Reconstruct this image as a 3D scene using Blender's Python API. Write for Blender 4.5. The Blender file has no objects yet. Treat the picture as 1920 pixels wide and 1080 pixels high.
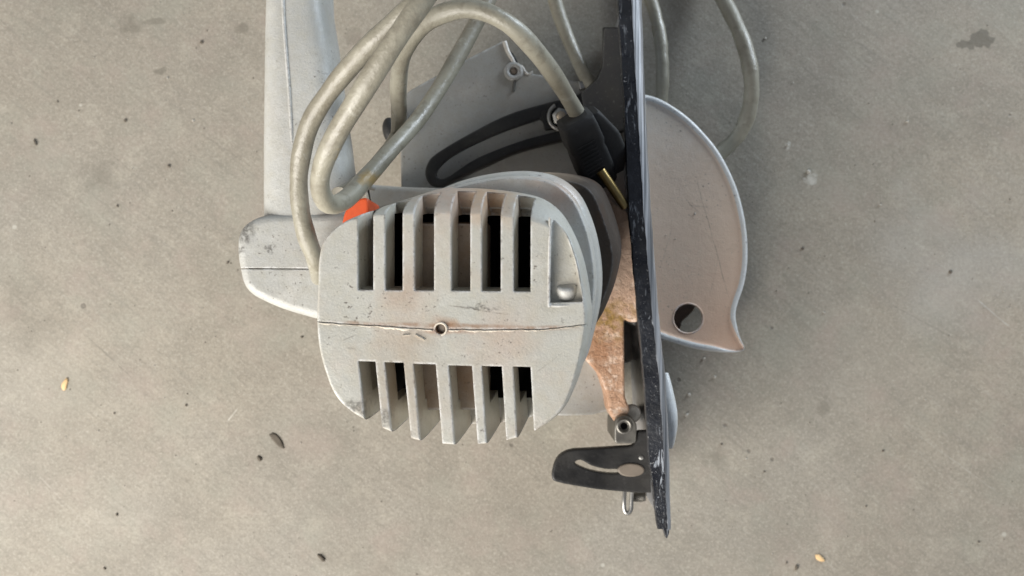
import bpy, bmesh, math, random
from mathutils import Vector, Matrix
random.seed(7)
sc = bpy.context.scene

# ------------------------------------------------------------------ camera, world, lamps, exposure
H = 0.600            # camera height over the floor (m)
F = 1660.0           # focal length in photo pixels (1920 wide)
cam_d = bpy.data.cameras.new('camera'); cam = bpy.data.objects.new('camera', cam_d)
sc.collection.objects.link(cam); sc.camera = cam
cam.location = (0, 0, H); cam_d.sensor_width = 36; cam_d.lens = F/1920*36
cam_d.clip_start = 0.01; cam_d.clip_end = 50
cam_d.dof.use_dof = True; cam_d.dof.focus_distance = 0.40; cam_d.dof.aperture_fstop = 13

w = bpy.data.worlds.new('World'); sc.world = w; w.use_nodes = True
nt = w.node_tree; bg = nt.nodes['Background']
sky = nt.nodes.new('ShaderNodeTexSky'); sky.sky_type = 'NISHITA'; sky.sun_disc = False
SUN_EL, SUN_AZ = math.radians(38), math.radians(232)
sky.sun_elevation = SUN_EL; sky.sun_rotation = SUN_AZ; sky.dust_density = 3.0
hs = nt.nodes.new('ShaderNodeHueSaturation'); hs.inputs['Saturation'].default_value = 0.55
nt.links.new(sky.outputs[0], hs.inputs['Color']); nt.links.new(hs.outputs[0], bg.inputs[0]); bg.inputs[1].default_value = 0.052

def lamp(name, kind, loc, target, energy, color, size=1.0):
    d = bpy.data.lights.new(name, kind); o = bpy.data.objects.new(name, d)
    sc.collection.objects.link(o); o.location = loc
    o.rotation_euler = (Vector(target)-Vector(loc)).to_track_quat('-Z', 'Y').to_euler()
    d.energy = energy; d.color = color
    if kind == 'AREA': d.shape = 'RECTANGLE'; d.size = size; d.size_y = size*0.8
    return o
lamp('key_light', 'AREA', (-0.78, -0.80, 0.82), (-0.14, -0.10, 0), 31, (1.0, 0.965, 0.91), 1.15)  # area lamp added at lower left for the soft main light and its falloff
lamp('sky_highlight_lamp', 'AREA', (1.15, 1.10, 0.36), (0.05, 0.05, 0.1), 23.0, (0.80, 0.90, 1.0), 0.7)  # area lamp added low at upper right for cool sky highlights
sc.view_settings.view_transform = 'Standard'; sc.view_settings.look = 'None'
sc.view_settings.exposure = 0.16; sc.view_settings.gamma = 1.0

# ------------------------------------------------------------------ geometry helpers
def P(px, py, z):                       # photo pixel at height z (metres) -> world
    k = (H-z)/F
    return Vector(((px-960)*k, (540-py)*k, z))
ZF = 0.240                              # height of the motor's end face
VP = (1200, 330)                        # where the tilted motor axis points (down into the floor)
A = Vector(((VP[0]-960)/F, (540-VP[1])/F, -1)).normalized()
def S(px, py, d):                       # point of the motor: outline in the plane of its end face, d metres along its axis
    return P(px, py, ZF) + A*(d/abs(A.z))

def catmull(pts, n, closed=False):
    pts = [Vector(p) for p in pts]; out = []; N = len(pts)
    segs = N if closed else N-1
    for i in range(segs):
        if closed: a, b, c, d = pts[i-1], pts[i], pts[(i+1) % N], pts[(i+2) % N]
        else: a, b, c, d = pts[max(i-1, 0)], pts[i], pts[i+1], pts[min(i+2, N-1)]
        for k in range(n):
            t = k/n
            out.append(0.5*((2*b)+(c-a)*t+(2*a-5*b+4*c-d)*t*t+(3*b-a-3*c+d)*t**3))
    if not closed: out.append(pts[-1])
    return out

def rounded(poly, r, n=4):              # round the corners of a pixel polygon; r may be a list
    out = []; N = len(poly)
    for i in range(N):
        rr = r[i] if isinstance(r, (list, tuple)) else r
        p = Vector(poly[i]); a = Vector(poly[i-1]); b = Vector(poly[(i+1) % N])
        if rr <= 0: out.append(p); continue
        ra = min(rr, (a-p).length*0.48); rb = min(rr, (b-p).length*0.48)
        s = p+(a-p).normalized()*ra; e = p+(b-p).normalized()*rb
        for k in range(n+1):
            t = k/n; out.append(s*(1-t)**2+p*2*t*(1-t)+e*t*t)
    return out

def new_bm(): return bmesh.new()
def loft(bm, rings, cap0=True, cap1=True, closed=True):
    vs = [[bm.verts.new(p) for p in r] for r in rings]; n = len(vs[0])
    for a, b in zip(vs[:-1], vs[1:]):
        for i in range(n if closed else n-1):
            j = (i+1) % n; bm.faces.new((a[i], a[j], b[j], b[i]))
    if cap0: bm.faces.new(list(reversed(vs[0])))
    if cap1: bm.faces.new(vs[-1])
    return vs
def finish(name, bm, mat, parent=None, angle=38, smooth=True, fix=True):
    if fix: bmesh.ops.recalc_face_normals(bm, faces=bm.faces[:])
    for f in bm.faces: f.smooth = smooth and not (len(f.verts) > 6 and f.calc_area() > 2e-5)
    ca = math.radians(angle)
    for e in bm.edges:
        if len(e.link_faces) == 2 and e.calc_face_angle(0) > ca: e.smooth = False
    me = bpy.data.meshes.new(name); bm.to_mesh(me); bm.free()
    if mat: me.materials.append(mat)
    o = bpy.data.objects.new(name, me); sc.collection.objects.link(o)
    if parent: o.parent = parent
    return o
def prism(bm, poly, zt, zb, bev=0.0, wt=None):   # flat-topped solid with vertical walls and a chamfered top edge
    poly = [Vector(p) for p in poly]
    top = [P(p.x, p.y, zt) for p in poly]
    c = sum(top, Vector())/len(top); rings = []
    if bev > 0:
        wt = wt or [1]*len(top)
        full = offset_ring(top, bev); ins = [v+(u-v)*k for v, u, k in zip(top, full, wt)]
        for f, dz in ((1, 0), (.62, .07), (.29, .29), (.07, .62), (0, 1)):
            rings.append([v+(u-v)*f+Vector((0, 0, -bev*dz*k-1e-6*dz)) for v, u, k in zip(top, ins, wt)])
    else: rings.append(top)
    rings.append([Vector((v.x, v.y, zb)) for v in top])
    loft(bm, rings)
def offset_ring(pts, d):                # inset a ring in xy
    n = len(pts); area = sum(pts[i-1].x*pts[i].y-pts[i].x*pts[i-1].y for i in range(n))
    s = 1 if area > 0 else -1; out = []
    for i in range(n):
        a = (pts[i]-pts[i-1]); b = (pts[(i+1) % n]-pts[i])
        na = Vector((-a.y, a.x, 0)); nb = Vector((-b.y, b.x, 0))
        if na.length > 1e-9: na.normalize()
        if nb.length > 1e-9: nb.normalize()
        m = na+nb
        if m.length > 1e-6: m.normalize()
        out.append(pts[i]+m*d*s)
    return out
def mbox(bm, c, sx, sy, sz, rot=None):
    m = Matrix.Translation(c) @ (rot.to_matrix().to_4x4() if rot else Matrix.Identity(4)) @ Matrix.Diagonal((sx, sy, sz, 1))
    return bmesh.ops.create_cube(bm, size=1, matrix=m)
def cyl(bm, p0, p1, r0, r1=None, n=24, bev=0.0):
    r1 = r0 if r1 is None else r1
    p0 = Vector(p0); p1 = Vector(p1); ax = (p1-p0).normalized()
    u = ax.orthogonal().normalized(); v = ax.cross(u)
    def ring(c, r): return [c+(u*math.cos(2*math.pi*i/n)+v*math.sin(2*math.pi*i/n))*r for i in range(n)]
    rings = [ring(p0, r0)]
    if bev > 0: rings += [ring(p1-ax*bev, r1), ring(p1-ax*bev*0.3, r1-bev*0.35), ring(p1, r1-bev)]
    else: rings += [ring(p1, r1)]
    loft(bm, rings)
def torus(bm, c, ax, R, r, a0=0, a1=2*math.pi, n=32, m=10, ref=None):
    c = Vector(c); ax = Vector(ax).normalized(); u = ax.orthogonal().normalized() if ref is None else (Vector(ref)-ax*ax.dot(Vector(ref))).normalized()
    v = ax.cross(u); full = abs(a1-a0-2*math.pi) < 1e-6; rings = []
    for i in range(n if full else n+1):
        a = a0+(a1-a0)*i/n; d = u*math.cos(a)+v*math.sin(a)
        rings.append([c+d*(R+r*math.cos(2*math.pi*k/m))+ax*r*math.sin(2*math.pi*k/m) for k in range(m)])
    if full: rings.append(rings[0]); loft(bm, rings, False, False); bmesh.ops.remove_doubles(bm, verts=bm.verts[:], dist=1e-6)
    else: loft(bm, rings)
def tube(bm, pts, r, m=14, cap=True):
    n = len(pts); t0 = (pts[1]-pts[0]).normalized(); u = t0.orthogonal().normalized(); rings = []
    for i in range(n):
        t = (pts[min(i+1, n-1)]-pts[max(i-1, 0)]).normalized()
        u = (u-t*u.dot(t)).normalized(); v = t.cross(u)
        rr = r(i/(n-1)) if callable(r) else r
        rings.append([pts[i]+(u*math.cos(2*math.pi*k/m)+v*math.sin(2*math.pi*k/m))*rr for k in range(m)])
    loft(bm, rings, cap, cap)
def boolean(o, cutters, op='DIFFERENCE'):
    for c in cutters:
        md = o.modifiers.new('cut', 'BOOLEAN'); md.operation = op; md.solver = 'EXACT'; md.object = c
    dg = bpy.context.evaluated_depsgraph_get(); dg.update()
    me = bpy.data.meshes.new_from_object(o.evaluated_get(dg))
    o.modifiers.clear(); old = o.data; o.data = me; me.name = o.name
    for c in cutters:
        cm = c.data; bpy.data.objects.remove(c); bpy.data.meshes.remove(cm)
    bm = bmesh.new(); bm.from_mesh(me)
    bmesh.ops.remove_doubles(bm, verts=bm.verts[:], dist=2e-6)
    for f in bm.faces: f.smooth = not (len(f.verts) > 6 and f.calc_area() > 6e-5)
    for e in bm.edges: e.smooth = not (len(e.link_faces) == 2 and e.calc_face_angle(0) > math.radians(38))
    bm.to_mesh(me); bm.free()

# ------------------------------------------------------------------ materials
class NB:                                # tiny node-graph builder
    def __init__(s, name):
        s.m = bpy.data.materials.new(name); s.m.use_nodes = True; s.t = s.m.node_tree
        s.b = s.t.nodes['Principled BSDF']; s.tc = s.t.nodes.new('ShaderNodeTexCoord').outputs['Object']
    def n(s, k, **kw):
        o = s.t.nodes.new(k)
        for a, b in kw.items(): setattr(o, a, b)
        return o
    def set(s, sock, v):
        if hasattr(v, 'is_linked') or isinstance(v, bpy.types.NodeSocket): s.t.links.new(v, sock)
        elif isinstance(v, (tuple, list)) and len(v) == 3 and sock.type == 'RGBA': sock.default_value = (*v, 1)
        else: sock.default_value = v
    def mapping(s, scale=(1, 1, 1), rot=(0, 0, 0), loc=(0, 0, 0)):
        o = s.n('ShaderNodeMapping'); src = s.tc
        if any(rot):
            o0 = s.n('ShaderNodeMapping'); s.set(o0.inputs[0], s.tc); o0.inputs['Rotation'].default_value = rot; src = o0.outputs[0]
        s.set(o.inputs[0], src); o.inputs['Scale'].default_value = scale
        o.inputs['Location'].default_value = loc; return o.outputs[0]
    def noise(s, scale, detail=4, rough=0.55, vec=None, dist=0.0, out=0):
        o = s.n('ShaderNodeTexNoise'); s.set(o.inputs['Vector'], vec or s.tc); o.inputs['Scale'].default_value = scale
        o.inputs['Detail'].default_value = detail; o.inputs['Roughness'].default_value = rough; o.inputs['Distortion'].default_value = dist
        return o.outputs[out]
    def ramp(s, v, a, b, lo=0.0, hi=1.0):
        o = s.n('ShaderNodeMapRange'); o.clamp = True; s.set(o.inputs[0], v)
        o.inputs[1].default_value = a; o.inputs[2].default_value = b; o.inputs[3].default_value = lo; o.inputs[4].default_value = hi
        return o.outputs[0]
    def math(s, op, a, b=0.0):
        o = s.n('ShaderNodeMath', operation=op); s.set(o.inputs[0], a); s.set(o.inputs[1], b); return o.outputs[0]
    def mix(s, f, a, b, bt='MIX'):
        o = s.n('ShaderNodeMix', data_type='RGBA', blend_type=bt); s.set(o.inputs[0], f)
        s.set(o.inputs[6], a); s.set(o.inputs[7], b); return o.outputs[2]
    def voro(s, scale, vec=None, feature='F1', rand=1.0, out='Distance'):
        o = s.n('ShaderNodeTexVoronoi', feature=feature); s.set(o.inputs['Vector'], vec or s.tc)
        o.inputs['Scale'].default_value = scale; o.inputs['Randomness'].default_value = rand; return o.outputs[out]
    def blob(s, c, r, warp=0.006, wscale=90, soft=0.5, sy=1.0):   # 1 inside a ragged spot about world point c
        nz = s.n('ShaderNodeTexNoise'); s.set(nz.inputs['Vector'], s.tc); nz.inputs['Scale'].default_value = wscale; nz.inputs['Detail'].default_value = 3
        sub = s.n('ShaderNodeVectorMath', operation='SUBTRACT'); s.set(sub.inputs[0], nz.outputs['Color']); sub.inputs[1].default_value = (.5, .5, .5)
        sc_ = s.n('ShaderNodeVectorMath', operation='SCALE'); s.set(sc_.inputs[0], sub.outputs[0]); sc_.inputs['Scale'].default_value = warp*2
        ad = s.n('ShaderNodeVectorMath', operation='ADD'); s.set(ad.inputs[0], s.tc); s.set(ad.inputs[1], sc_.outputs[0])
        mp = s.n('ShaderNodeMapping', vector_type='POINT'); s.set(mp.inputs[0], ad.outputs[0])
        mp.inputs['Location'].default_value = (-c[0], -c[1]*sy, -c[2]*0); mp.inputs['Scale'].default_value = (1, sy, 0)
        ln = s.n('ShaderNodeVectorMath', operation='LENGTH'); s.set(ln.inputs[0], mp.outputs[0])
        return s.ramp(ln.outputs['Value'], r*(1-soft), r, 1, 0)
    def line(s, p0, p1, wd):              # 1 on a thin wavering scratch from p0 to p1 (plan view)
        d = Vector((p1[0]-p0[0], p1[1]-p0[1], 0)); L = d.length; d.normalize(); nn = Vector((-d.y, d.x, 0))
        def dot(v):
            o = s.n('ShaderNodeVectorMath', operation='DOT_PRODUCT'); s.set(o.inputs[0], s.tc); o.inputs[1].default_value = v; return o.outputs['Value']
        off = nn.x*p0[0]+nn.y*p0[1]; al = d.x*p0[0]+d.y*p0[1]
        e = s.math('SUBTRACT', s.math('ADD', dot(nn), s.math('MULTIPLY', s.math('SUBTRACT', s.noise(60, 2), .5), .0022)), off)
        e = s.ramp(s.math('ABSOLUTE', e), wd*.3, wd, 1, 0)
        t = s.math('SUBTRACT', dot(d), al)
        e = s.math('MULTIPLY', e, s.math('MULTIPLY', s.ramp(t, 0, L*.15), s.ramp(t, L*.85, L, 1, 0)))
        return s.math('MULTIPLY', e, s.ramp(s.noise(220, 3), .35, .6, .2, 1))
    def bump(s, h, strength=0.3, dist=0.001, normal=None, bevel=0.0):
        o = s.n('ShaderNodeBump'); s.set(o.inputs['Height'], h); o.inputs['Strength'].default_value = strength; o.inputs['Distance'].default_value = dist
        if bevel > 0:
            b = s.n('ShaderNodeBevel', samples=4); b.inputs['Radius'].default_value = bevel; s.set(o.inputs['Normal'], b.outputs[0])
        s.set(s.b.inputs['Normal'], o.outputs[0])
    def done(s, col, rough, metal=0.0, spec=0.5):
        s.set(s.b.inputs['Base Color'], col); s.set(s.b.inputs['Roughness'], rough)
        s.set(s.b.inputs['Metallic'], metal); s.set(s.b.inputs['Specular IOR Level'], spec); return s.m

def m_paint(name, base, dust=(0.44, 0.29, 0.19), dusty=0.35, rough=0.42, speck=True, spots=(), bevel=0.0012, darks=(), lines=(), wear=0.7):
    b = NB(name)
    c = b.mix(b.ramp(b.noise(14, 5), 0.35, 0.7), base, tuple(x*0.84 for x in base))
    c = b.mix(b.ramp(b.noise(170, 4, .65), 0.42, 0.72, 0, 0.45), c, (base[0]*.8, base[1]*.76, base[2]*.66))
    c = b.mix(b.ramp(b.noise(1100, 3, .7), 0.45, 0.75, 0, 0.38), c, tuple(x*.6 for x in base))
    c = b.mix(b.ramp(b.noise(60, 6, .7, dist=.5), 0.56, 0.70, 0, 0.30), c, tuple(min(.8, x*1.3) for x in base))
    d = b.math('MULTIPLY', b.ramp(b.noise(30, 6, .65), 0.50, 0.72), dusty)
    c = b.mix(d, c, dust)
    for (pt, r, amt, col) in spots:
        f = b.math('MULTIPLY', b.blob(pt, r, 0.010, 60, 0.8), amt)
        f = b.math('MULTIPLY', f, b.ramp(b.noise(260, 5, .7), 0.3, 0.6, 0.6, 1.0))
        c = b.mix(f, c, col)
    if speck:
        s1 = b.math('MULTIPLY', b.ramp(b.noise(560, 3, .6), 0.63, 0.70), b.ramp(b.noise(45, 3), 0.42, 0.6))
        c = b.mix(b.math('MULTIPLY', s1, 0.8), c, (0.10, 0.08, 0.065))
        sv = b.mapping((26, 260, 60), (0, 0, math.radians(12)))
        s2 = b.math('MULTIPLY', b.ramp(b.noise(1.6, 3, .6, sv), 0.70, 0.74), b.ramp(b.noise(24, 2), 0.5, 0.6))
        c = b.mix(b.math('MULTIPLY', s2, 0.45), c, (0.17, 0.15, 0.13))
    for (pt, r, sy) in darks:
        f = b.blob(pt, r, 0.0035, 300, 0.5, sy)
        f = b.math('MULTIPLY', f, b.ramp(b.noise(500, 4, .7), 0.38, 0.55))
        c = b.mix(b.math('MULTIPLY', f, 0.65), c, (0.06, 0.052, 0.044))
    for ln in lines:
        c = b.mix(b.math('MULTIPLY', b.line(*ln[:3]), ln[3]), c, ln[4] if len(ln) > 4 else (0.13, 0.10, 0.08))
    if wear > 0:                           # rubbed and chipped along the edges
        bv = b.n('ShaderNodeBevel', samples=4); bv.inputs['Radius'].default_value = .0016
        ge = b.n('ShaderNodeNewGeometry'); dt = b.n('ShaderNodeVectorMath', operation='DOT_PRODUCT')
        b.set(dt.inputs[0], bv.outputs[0]); b.set(dt.inputs[1], ge.outputs['Normal'])
        ed = b.ramp(dt.outputs['Value'], .995, .93, 0, 1)
        c = b.mix(b.math('MULTIPLY', b.math('MULTIPLY', ed, b.ramp(b.noise(160, 4, .7), .42, .6)), wear), c, (0.82, 0.83, 0.83))
        c = b.mix(b.math('MULTIPLY', b.math('MULTIPLY', ed, b.ramp(b.noise(330, 4, .7, b.mapping(loc=(3, 3, 3))), .56, .64)), wear), c, (0.12, 0.09, 0.07))
    h = b.math('ADD', b.math('MULTIPLY', b.noise(1000, 3, .7), 0.45), b.math('MULTIPLY', b.noise(120, 5), 0.9))
    b.bump(h, 0.55, 0.0007, bevel=bevel)
    return b.done(c, b.ramp(b.noise(60, 4), 0.3, 0.7, rough-0.12, rough+0.14), 0.0, 0.55)

PINK = (0.52, 0.33, 0.235); RUST = (0.34, 0.17, 0.08)
M = {}
M['cap'] = m_paint('cast_silver_paint', (0.55, 0.54, 0.485), dusty=0.30,
    spots=[(S(835, 360, .01), .020, .55, PINK), (S(915, 375, .01), .016, .8, (0.5, 0.33, 0.2)), (S(826, 617, 0), .006, .9, (0.40, 0.24, 0.14)), (S(760, 612, 0), .016, .35, (0.45, 0.30, 0.2)), (S(960, 612, 0), .016, .3, (0.5, 0.34, 0.25)),
           (S(760, 545, .012), .012, .35, RUST), (S(740, 720, .02), .022, .45, (0.30, 0.2, 0.11)), (S(925, 660, 0), .02, .25, PINK)],
    lines=[(S(594, 606, 0), S(1100, 617, 0), .0013, .75, (0.30, 0.18, 0.11)), (S(835, 573, 0), S(955, 590, 0), .0004, .5), (S(790, 620, 0), S(900, 622, 0), .0016, .7, (0.42, 0.27, 0.19)), (S(640, 640, 0), S(668, 630, 0), .0003, .4), (S(1000, 700, 0), S(1060, 660, 0), .0003, .3)],
    darks=[(S(664, 768, 0), .006, 1.2), (S(718, 782, 0), .0035, .6), (S(900, 578, 0), .010, 8.0)])
M['handle'] = m_paint('handle_paint', (0.51, 0.51, 0.48), dusty=0.08, rough=0.38,
    darks=[(P(475, 437, .15), .007, 1.0), (P(453, 530, .15), .0055, .6), (P(470, 472, .15), .0025, 1), (P(522, 470, .15), .003, 1)])
M['ring'] = m_paint('ring_paint', (0.56, 0.55, 0.51), dusty=0.45, rough=0.36, dust=(0.5, 0.38, 0.28),
    spots=[(S(1035, 375, .03), .012, .6, PINK)])
M['gear'] = m_paint('gear_case_dusty', (0.030, 0.018, 0.010), dust=(0.085, 0.042, 0.020), dusty=0.8, rough=0.8, wear=0.15,
    spots=[(P(1010, 325, .16), .022, .9, (0.36, 0.28, 0.20))])
M['inner'] = m_paint('inner_boss', (0.42, 0.34, 0.27), dust=(0.3, 0.18, 0.1), dusty=0.7, rough=0.75)
M['guard'] = m_paint('guard_grey', (0.37, 0.365, 0.34), dusty=0.12, rough=0.40, bevel=0.001,
    spots=[(P(1140, 380, .05), .03, .6, PINK)])
M['lguard'] = m_paint('lower_guard_dusty', (0.72, 0.68, 0.61), dusty=0.25, rough=0.36, dust=(0.5, 0.37, 0.28), bevel=0.001,
    spots=[(P(1270, 640, .04), .12, 1.0, (0.82, 0.47, 0.30)), (P(1210, 540, .04), .12, .95, (0.74, 0.50, 0.35)), (P(1280, 420, .04), .10, .75, (0.66, 0.54, 0.42))],
    lines=[(P(1302, 320, .05), P(1368, 565, .05), .00035, .6), (P(1283, 372, .05), P(1312, 400, .05), .0004, .5), (P(1290, 385, .05), P(1330, 388, .05), .0004, .45), (P(1240, 500, .05), P(1262, 420, .05), .0003, .35), (P(1330, 560, .05), P(1350, 470, .05), .00025, .3)])

M['rim'] = m_paint('rubbed_rim_highlight', (0.74, 0.75, 0.74), dusty=0.1, rough=0.28, bevel=0.0008)  # rubbed, dust-free paint, lightened to paint in the rim's sky highlight

def m_dustplate():
    b = NB('caked_orange_dust')
    c = b.mix(b.ramp(b.noise(60, 6, .7), 0.35, 0.65), (0.56, 0.37, 0.26), (0.36, 0.205, 0.125))
    c = b.mix(b.ramp(b.noise(130, 5, .75), 0.52, 0.60, 0, .8), c, (0.70, 0.55, 0.44))
    c = b.mix(b.ramp(b.noise(300, 4, .75), 0.56, 0.64, 0, .6), c, (0.24, 0.12, 0.065))
    up_ = b.blob(P(1175, 430, .08), .060, .014, 60, .6)
    c = b.mix(b.math('MULTIPLY', up_, .75), c, (0.56, 0.42, 0.33))
    bl = b.blob(P(1125, 655, .08), .012, .008, 120, .6)
    c = b.mix(b.math('MULTIPLY', bl, .7), c, (0.33, 0.165, 0.085))
    yb = b.blob(P(1150, 600, .08), .018, .008, 100, .7)
    c = b.mix(b.math('MULTIPLY', yb, b.ramp(b.noise(180, 4), .4, .6)), c, (0.30, 0.19, 0.065))
    b.bump(b.noise(240, 5, .7), 0.9, 0.0022)
    return b.done(c, 0.85, 0, 0.2)
M['dust'] = m_dustplate()

def m_black(name, base=(0.022, 0.022, 0.022), rough=0.42, dusty=0.3, scr=0.6, bevel=0.0008):
    b = NB(name)
    c = b.mix(b.ramp(b.noise(35, 5, .6), 0.45, 0.75, 0, dusty), base, (0.17, 0.155, 0.13))
    c = b.mix(b.math('MULTIPLY', b.ramp(b.noise(480, 4, .7), 0.60, 0.70), scr), c, (0.30, 0.29, 0.27))
    b.bump(b.noise(300, 4), 0.35, 0.0006, bevel=bevel)
    return b.done(c, b.ramp(b.noise(50, 4), 0.3, 0.7, rough-0.1, rough+0.2), 0.0, 0.5)
M['black'] = m_black('black_painted_steel', base=(0.013, 0.0125, 0.012), rough=0.4, dusty=0.16, scr=0.08, bevel=0.0016)
M['black_dusty'] = m_black('black_dusty_steel', base=(0.095, 0.096, 0.096), rough=0.42, dusty=0.5, scr=0.7)
M['rubber'] = m_black('black_moulded_rubber', base=(0.017, 0.017, 0.017), rough=0.6, dusty=0.12, scr=0.05)

def m_shoe():
    b = NB('base_plate_worn_black')
    c = b.mix(b.ramp(b.noise(60, 4), .4, .7), (0.010, 0.011, 0.014), (0.030, 0.032, 0.038))
    sv = b.mapping((300, 60, 60))
    scr = b.math('MULTIPLY', b.ramp(b.noise(1.0, 4, .7, b.mapping((420, 80, 200)), 1.2), 0.56, 0.63), b.ramp(b.noise(28, 3), 0.42, 0.62))
    c = b.mix(b.math('MULTIPLY', scr, 0.95), c, (0.40, 0.43, 0.47))
    spk = b.ramp(b.noise(620, 3, .6), 0.66, 0.70)
    c = b.mix(b.math('MULTIPLY', spk, 0.7), c, (0.42, 0.42, 0.42))
    b.bump(b.noise(420, 4, .65), 0.5, 0.0010)
    return b.done(c, b.ramp(b.noise(90, 3), .35, .65, .22, .5), 0.0, 0.6)
M['shoe'] = m_shoe()
def m_wornsteel():
    b = NB('worn_bare_steel')
    st = b.noise(1.0, 5, .6, b.mapping((900, 14, 40)))
    c = b.mix(b.ramp(st, 0.35, 0.65), (0.16, 0.165, 0.175), (0.58, 0.585, 0.60))
    b.bump(st, 0.4, 0.0006)
    return b.done(c, b.ramp(st, .3, .7, .28, .5), 0.55, 0.5)
M['worn'] = m_wornsteel()

def m_metal(name, col, rough=0.3, bumpy=0.15):
    b = NB(name); n = b.noise(220, 4)
    c = b.mix(b.ramp(n, .45, .75, 0, .6), col, tuple(x*.45 for x in col)); b.bump(n, bumpy, 0.0005, bevel=0.0004)
    return b.done(c, rough, 0.9, .5)
M['steel'] = m_metal('zinc_steel', (0.50, 0.49, 0.46), .38)
M['steeldark'] = m_metal('grimy_pivot_steel', (0.20, 0.19, 0.17), .45)
M['blade'] = m_paint('dull_blade_steel', (0.30, 0.29, 0.27), dusty=.4)
M['brass'] = m_metal('tarnished_brass', (0.40, 0.29, 0.12), .32)
M['boltcol'] = m_metal('bolt_warm_steel', (0.55, 0.47, 0.36), .4)
def m_plain(name, col, rough, bump=.15, spec=.5):
    b = NB(name); n = b.noise(150, 4); c = b.mix(b.ramp(n, .45, .7, 0, .35), col, tuple(x*.55 for x in col)); b.bump(n, bump, .0005, bevel=.001)
    return b.done(c, rough, 0, spec)
M['orange'] = m_plain('orange_plastic', (0.66, 0.10, 0.03), .42)
M['dark'] = m_plain('dark_cavity_shade', (0.003, 0.0025, 0.002), .9, .1, .1)  # near-black colour paints in the darkness behind the vent slots
M['rivet'] = m_plain('brown_rivet', (0.20, 0.165, 0.13), .55)
M['flash'] = m_plain('pale_seam_flash', (0.78, 0.70, 0.58), .6)
M['wood'] = m_plain('pale_wood', (0.78, 0.53, 0.27), .7)
M['leaf'] = m_plain('dark_leaf_crumb', (0.12, 0.10, 0.075), .8)
M['grit'] = m_plain('pale_grit', (0.55, 0.51, 0.44), .8)

def m_cord():
    b = NB('grey_rubber_cord')
    c = b.mix(b.ramp(b.noise(22, 4), .38, .66), (0.33, 0.31, 0.245), (0.24, 0.22, 0.17))
    c = b.mix(b.ramp(b.noise(120, 5, .7), .5, .7, 0, .55), c, (0.14, 0.118, 0.085))
    c = b.mix(b.ramp(b.noise(75, 5, .7, dist=.6), .60, .72, 0, .45), c, (0.56, 0.545, 0.47))
    c = b.mix(b.math('MULTIPLY', b.blob(P(697, 338, .177), .005, .003, 200), .7), c, (0.42, 0.27, 0.08))
    b.bump(b.math('ADD', b.noise(330, 4, .65), b.math('MULTIPLY', b.noise(70, 3), 1.3)), .5, .0008)
    return b.done(c, b.ramp(b.noise(55, 4), .35, .65, .27, .50), 0, .6)
M['cord'] = m_cord()

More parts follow.
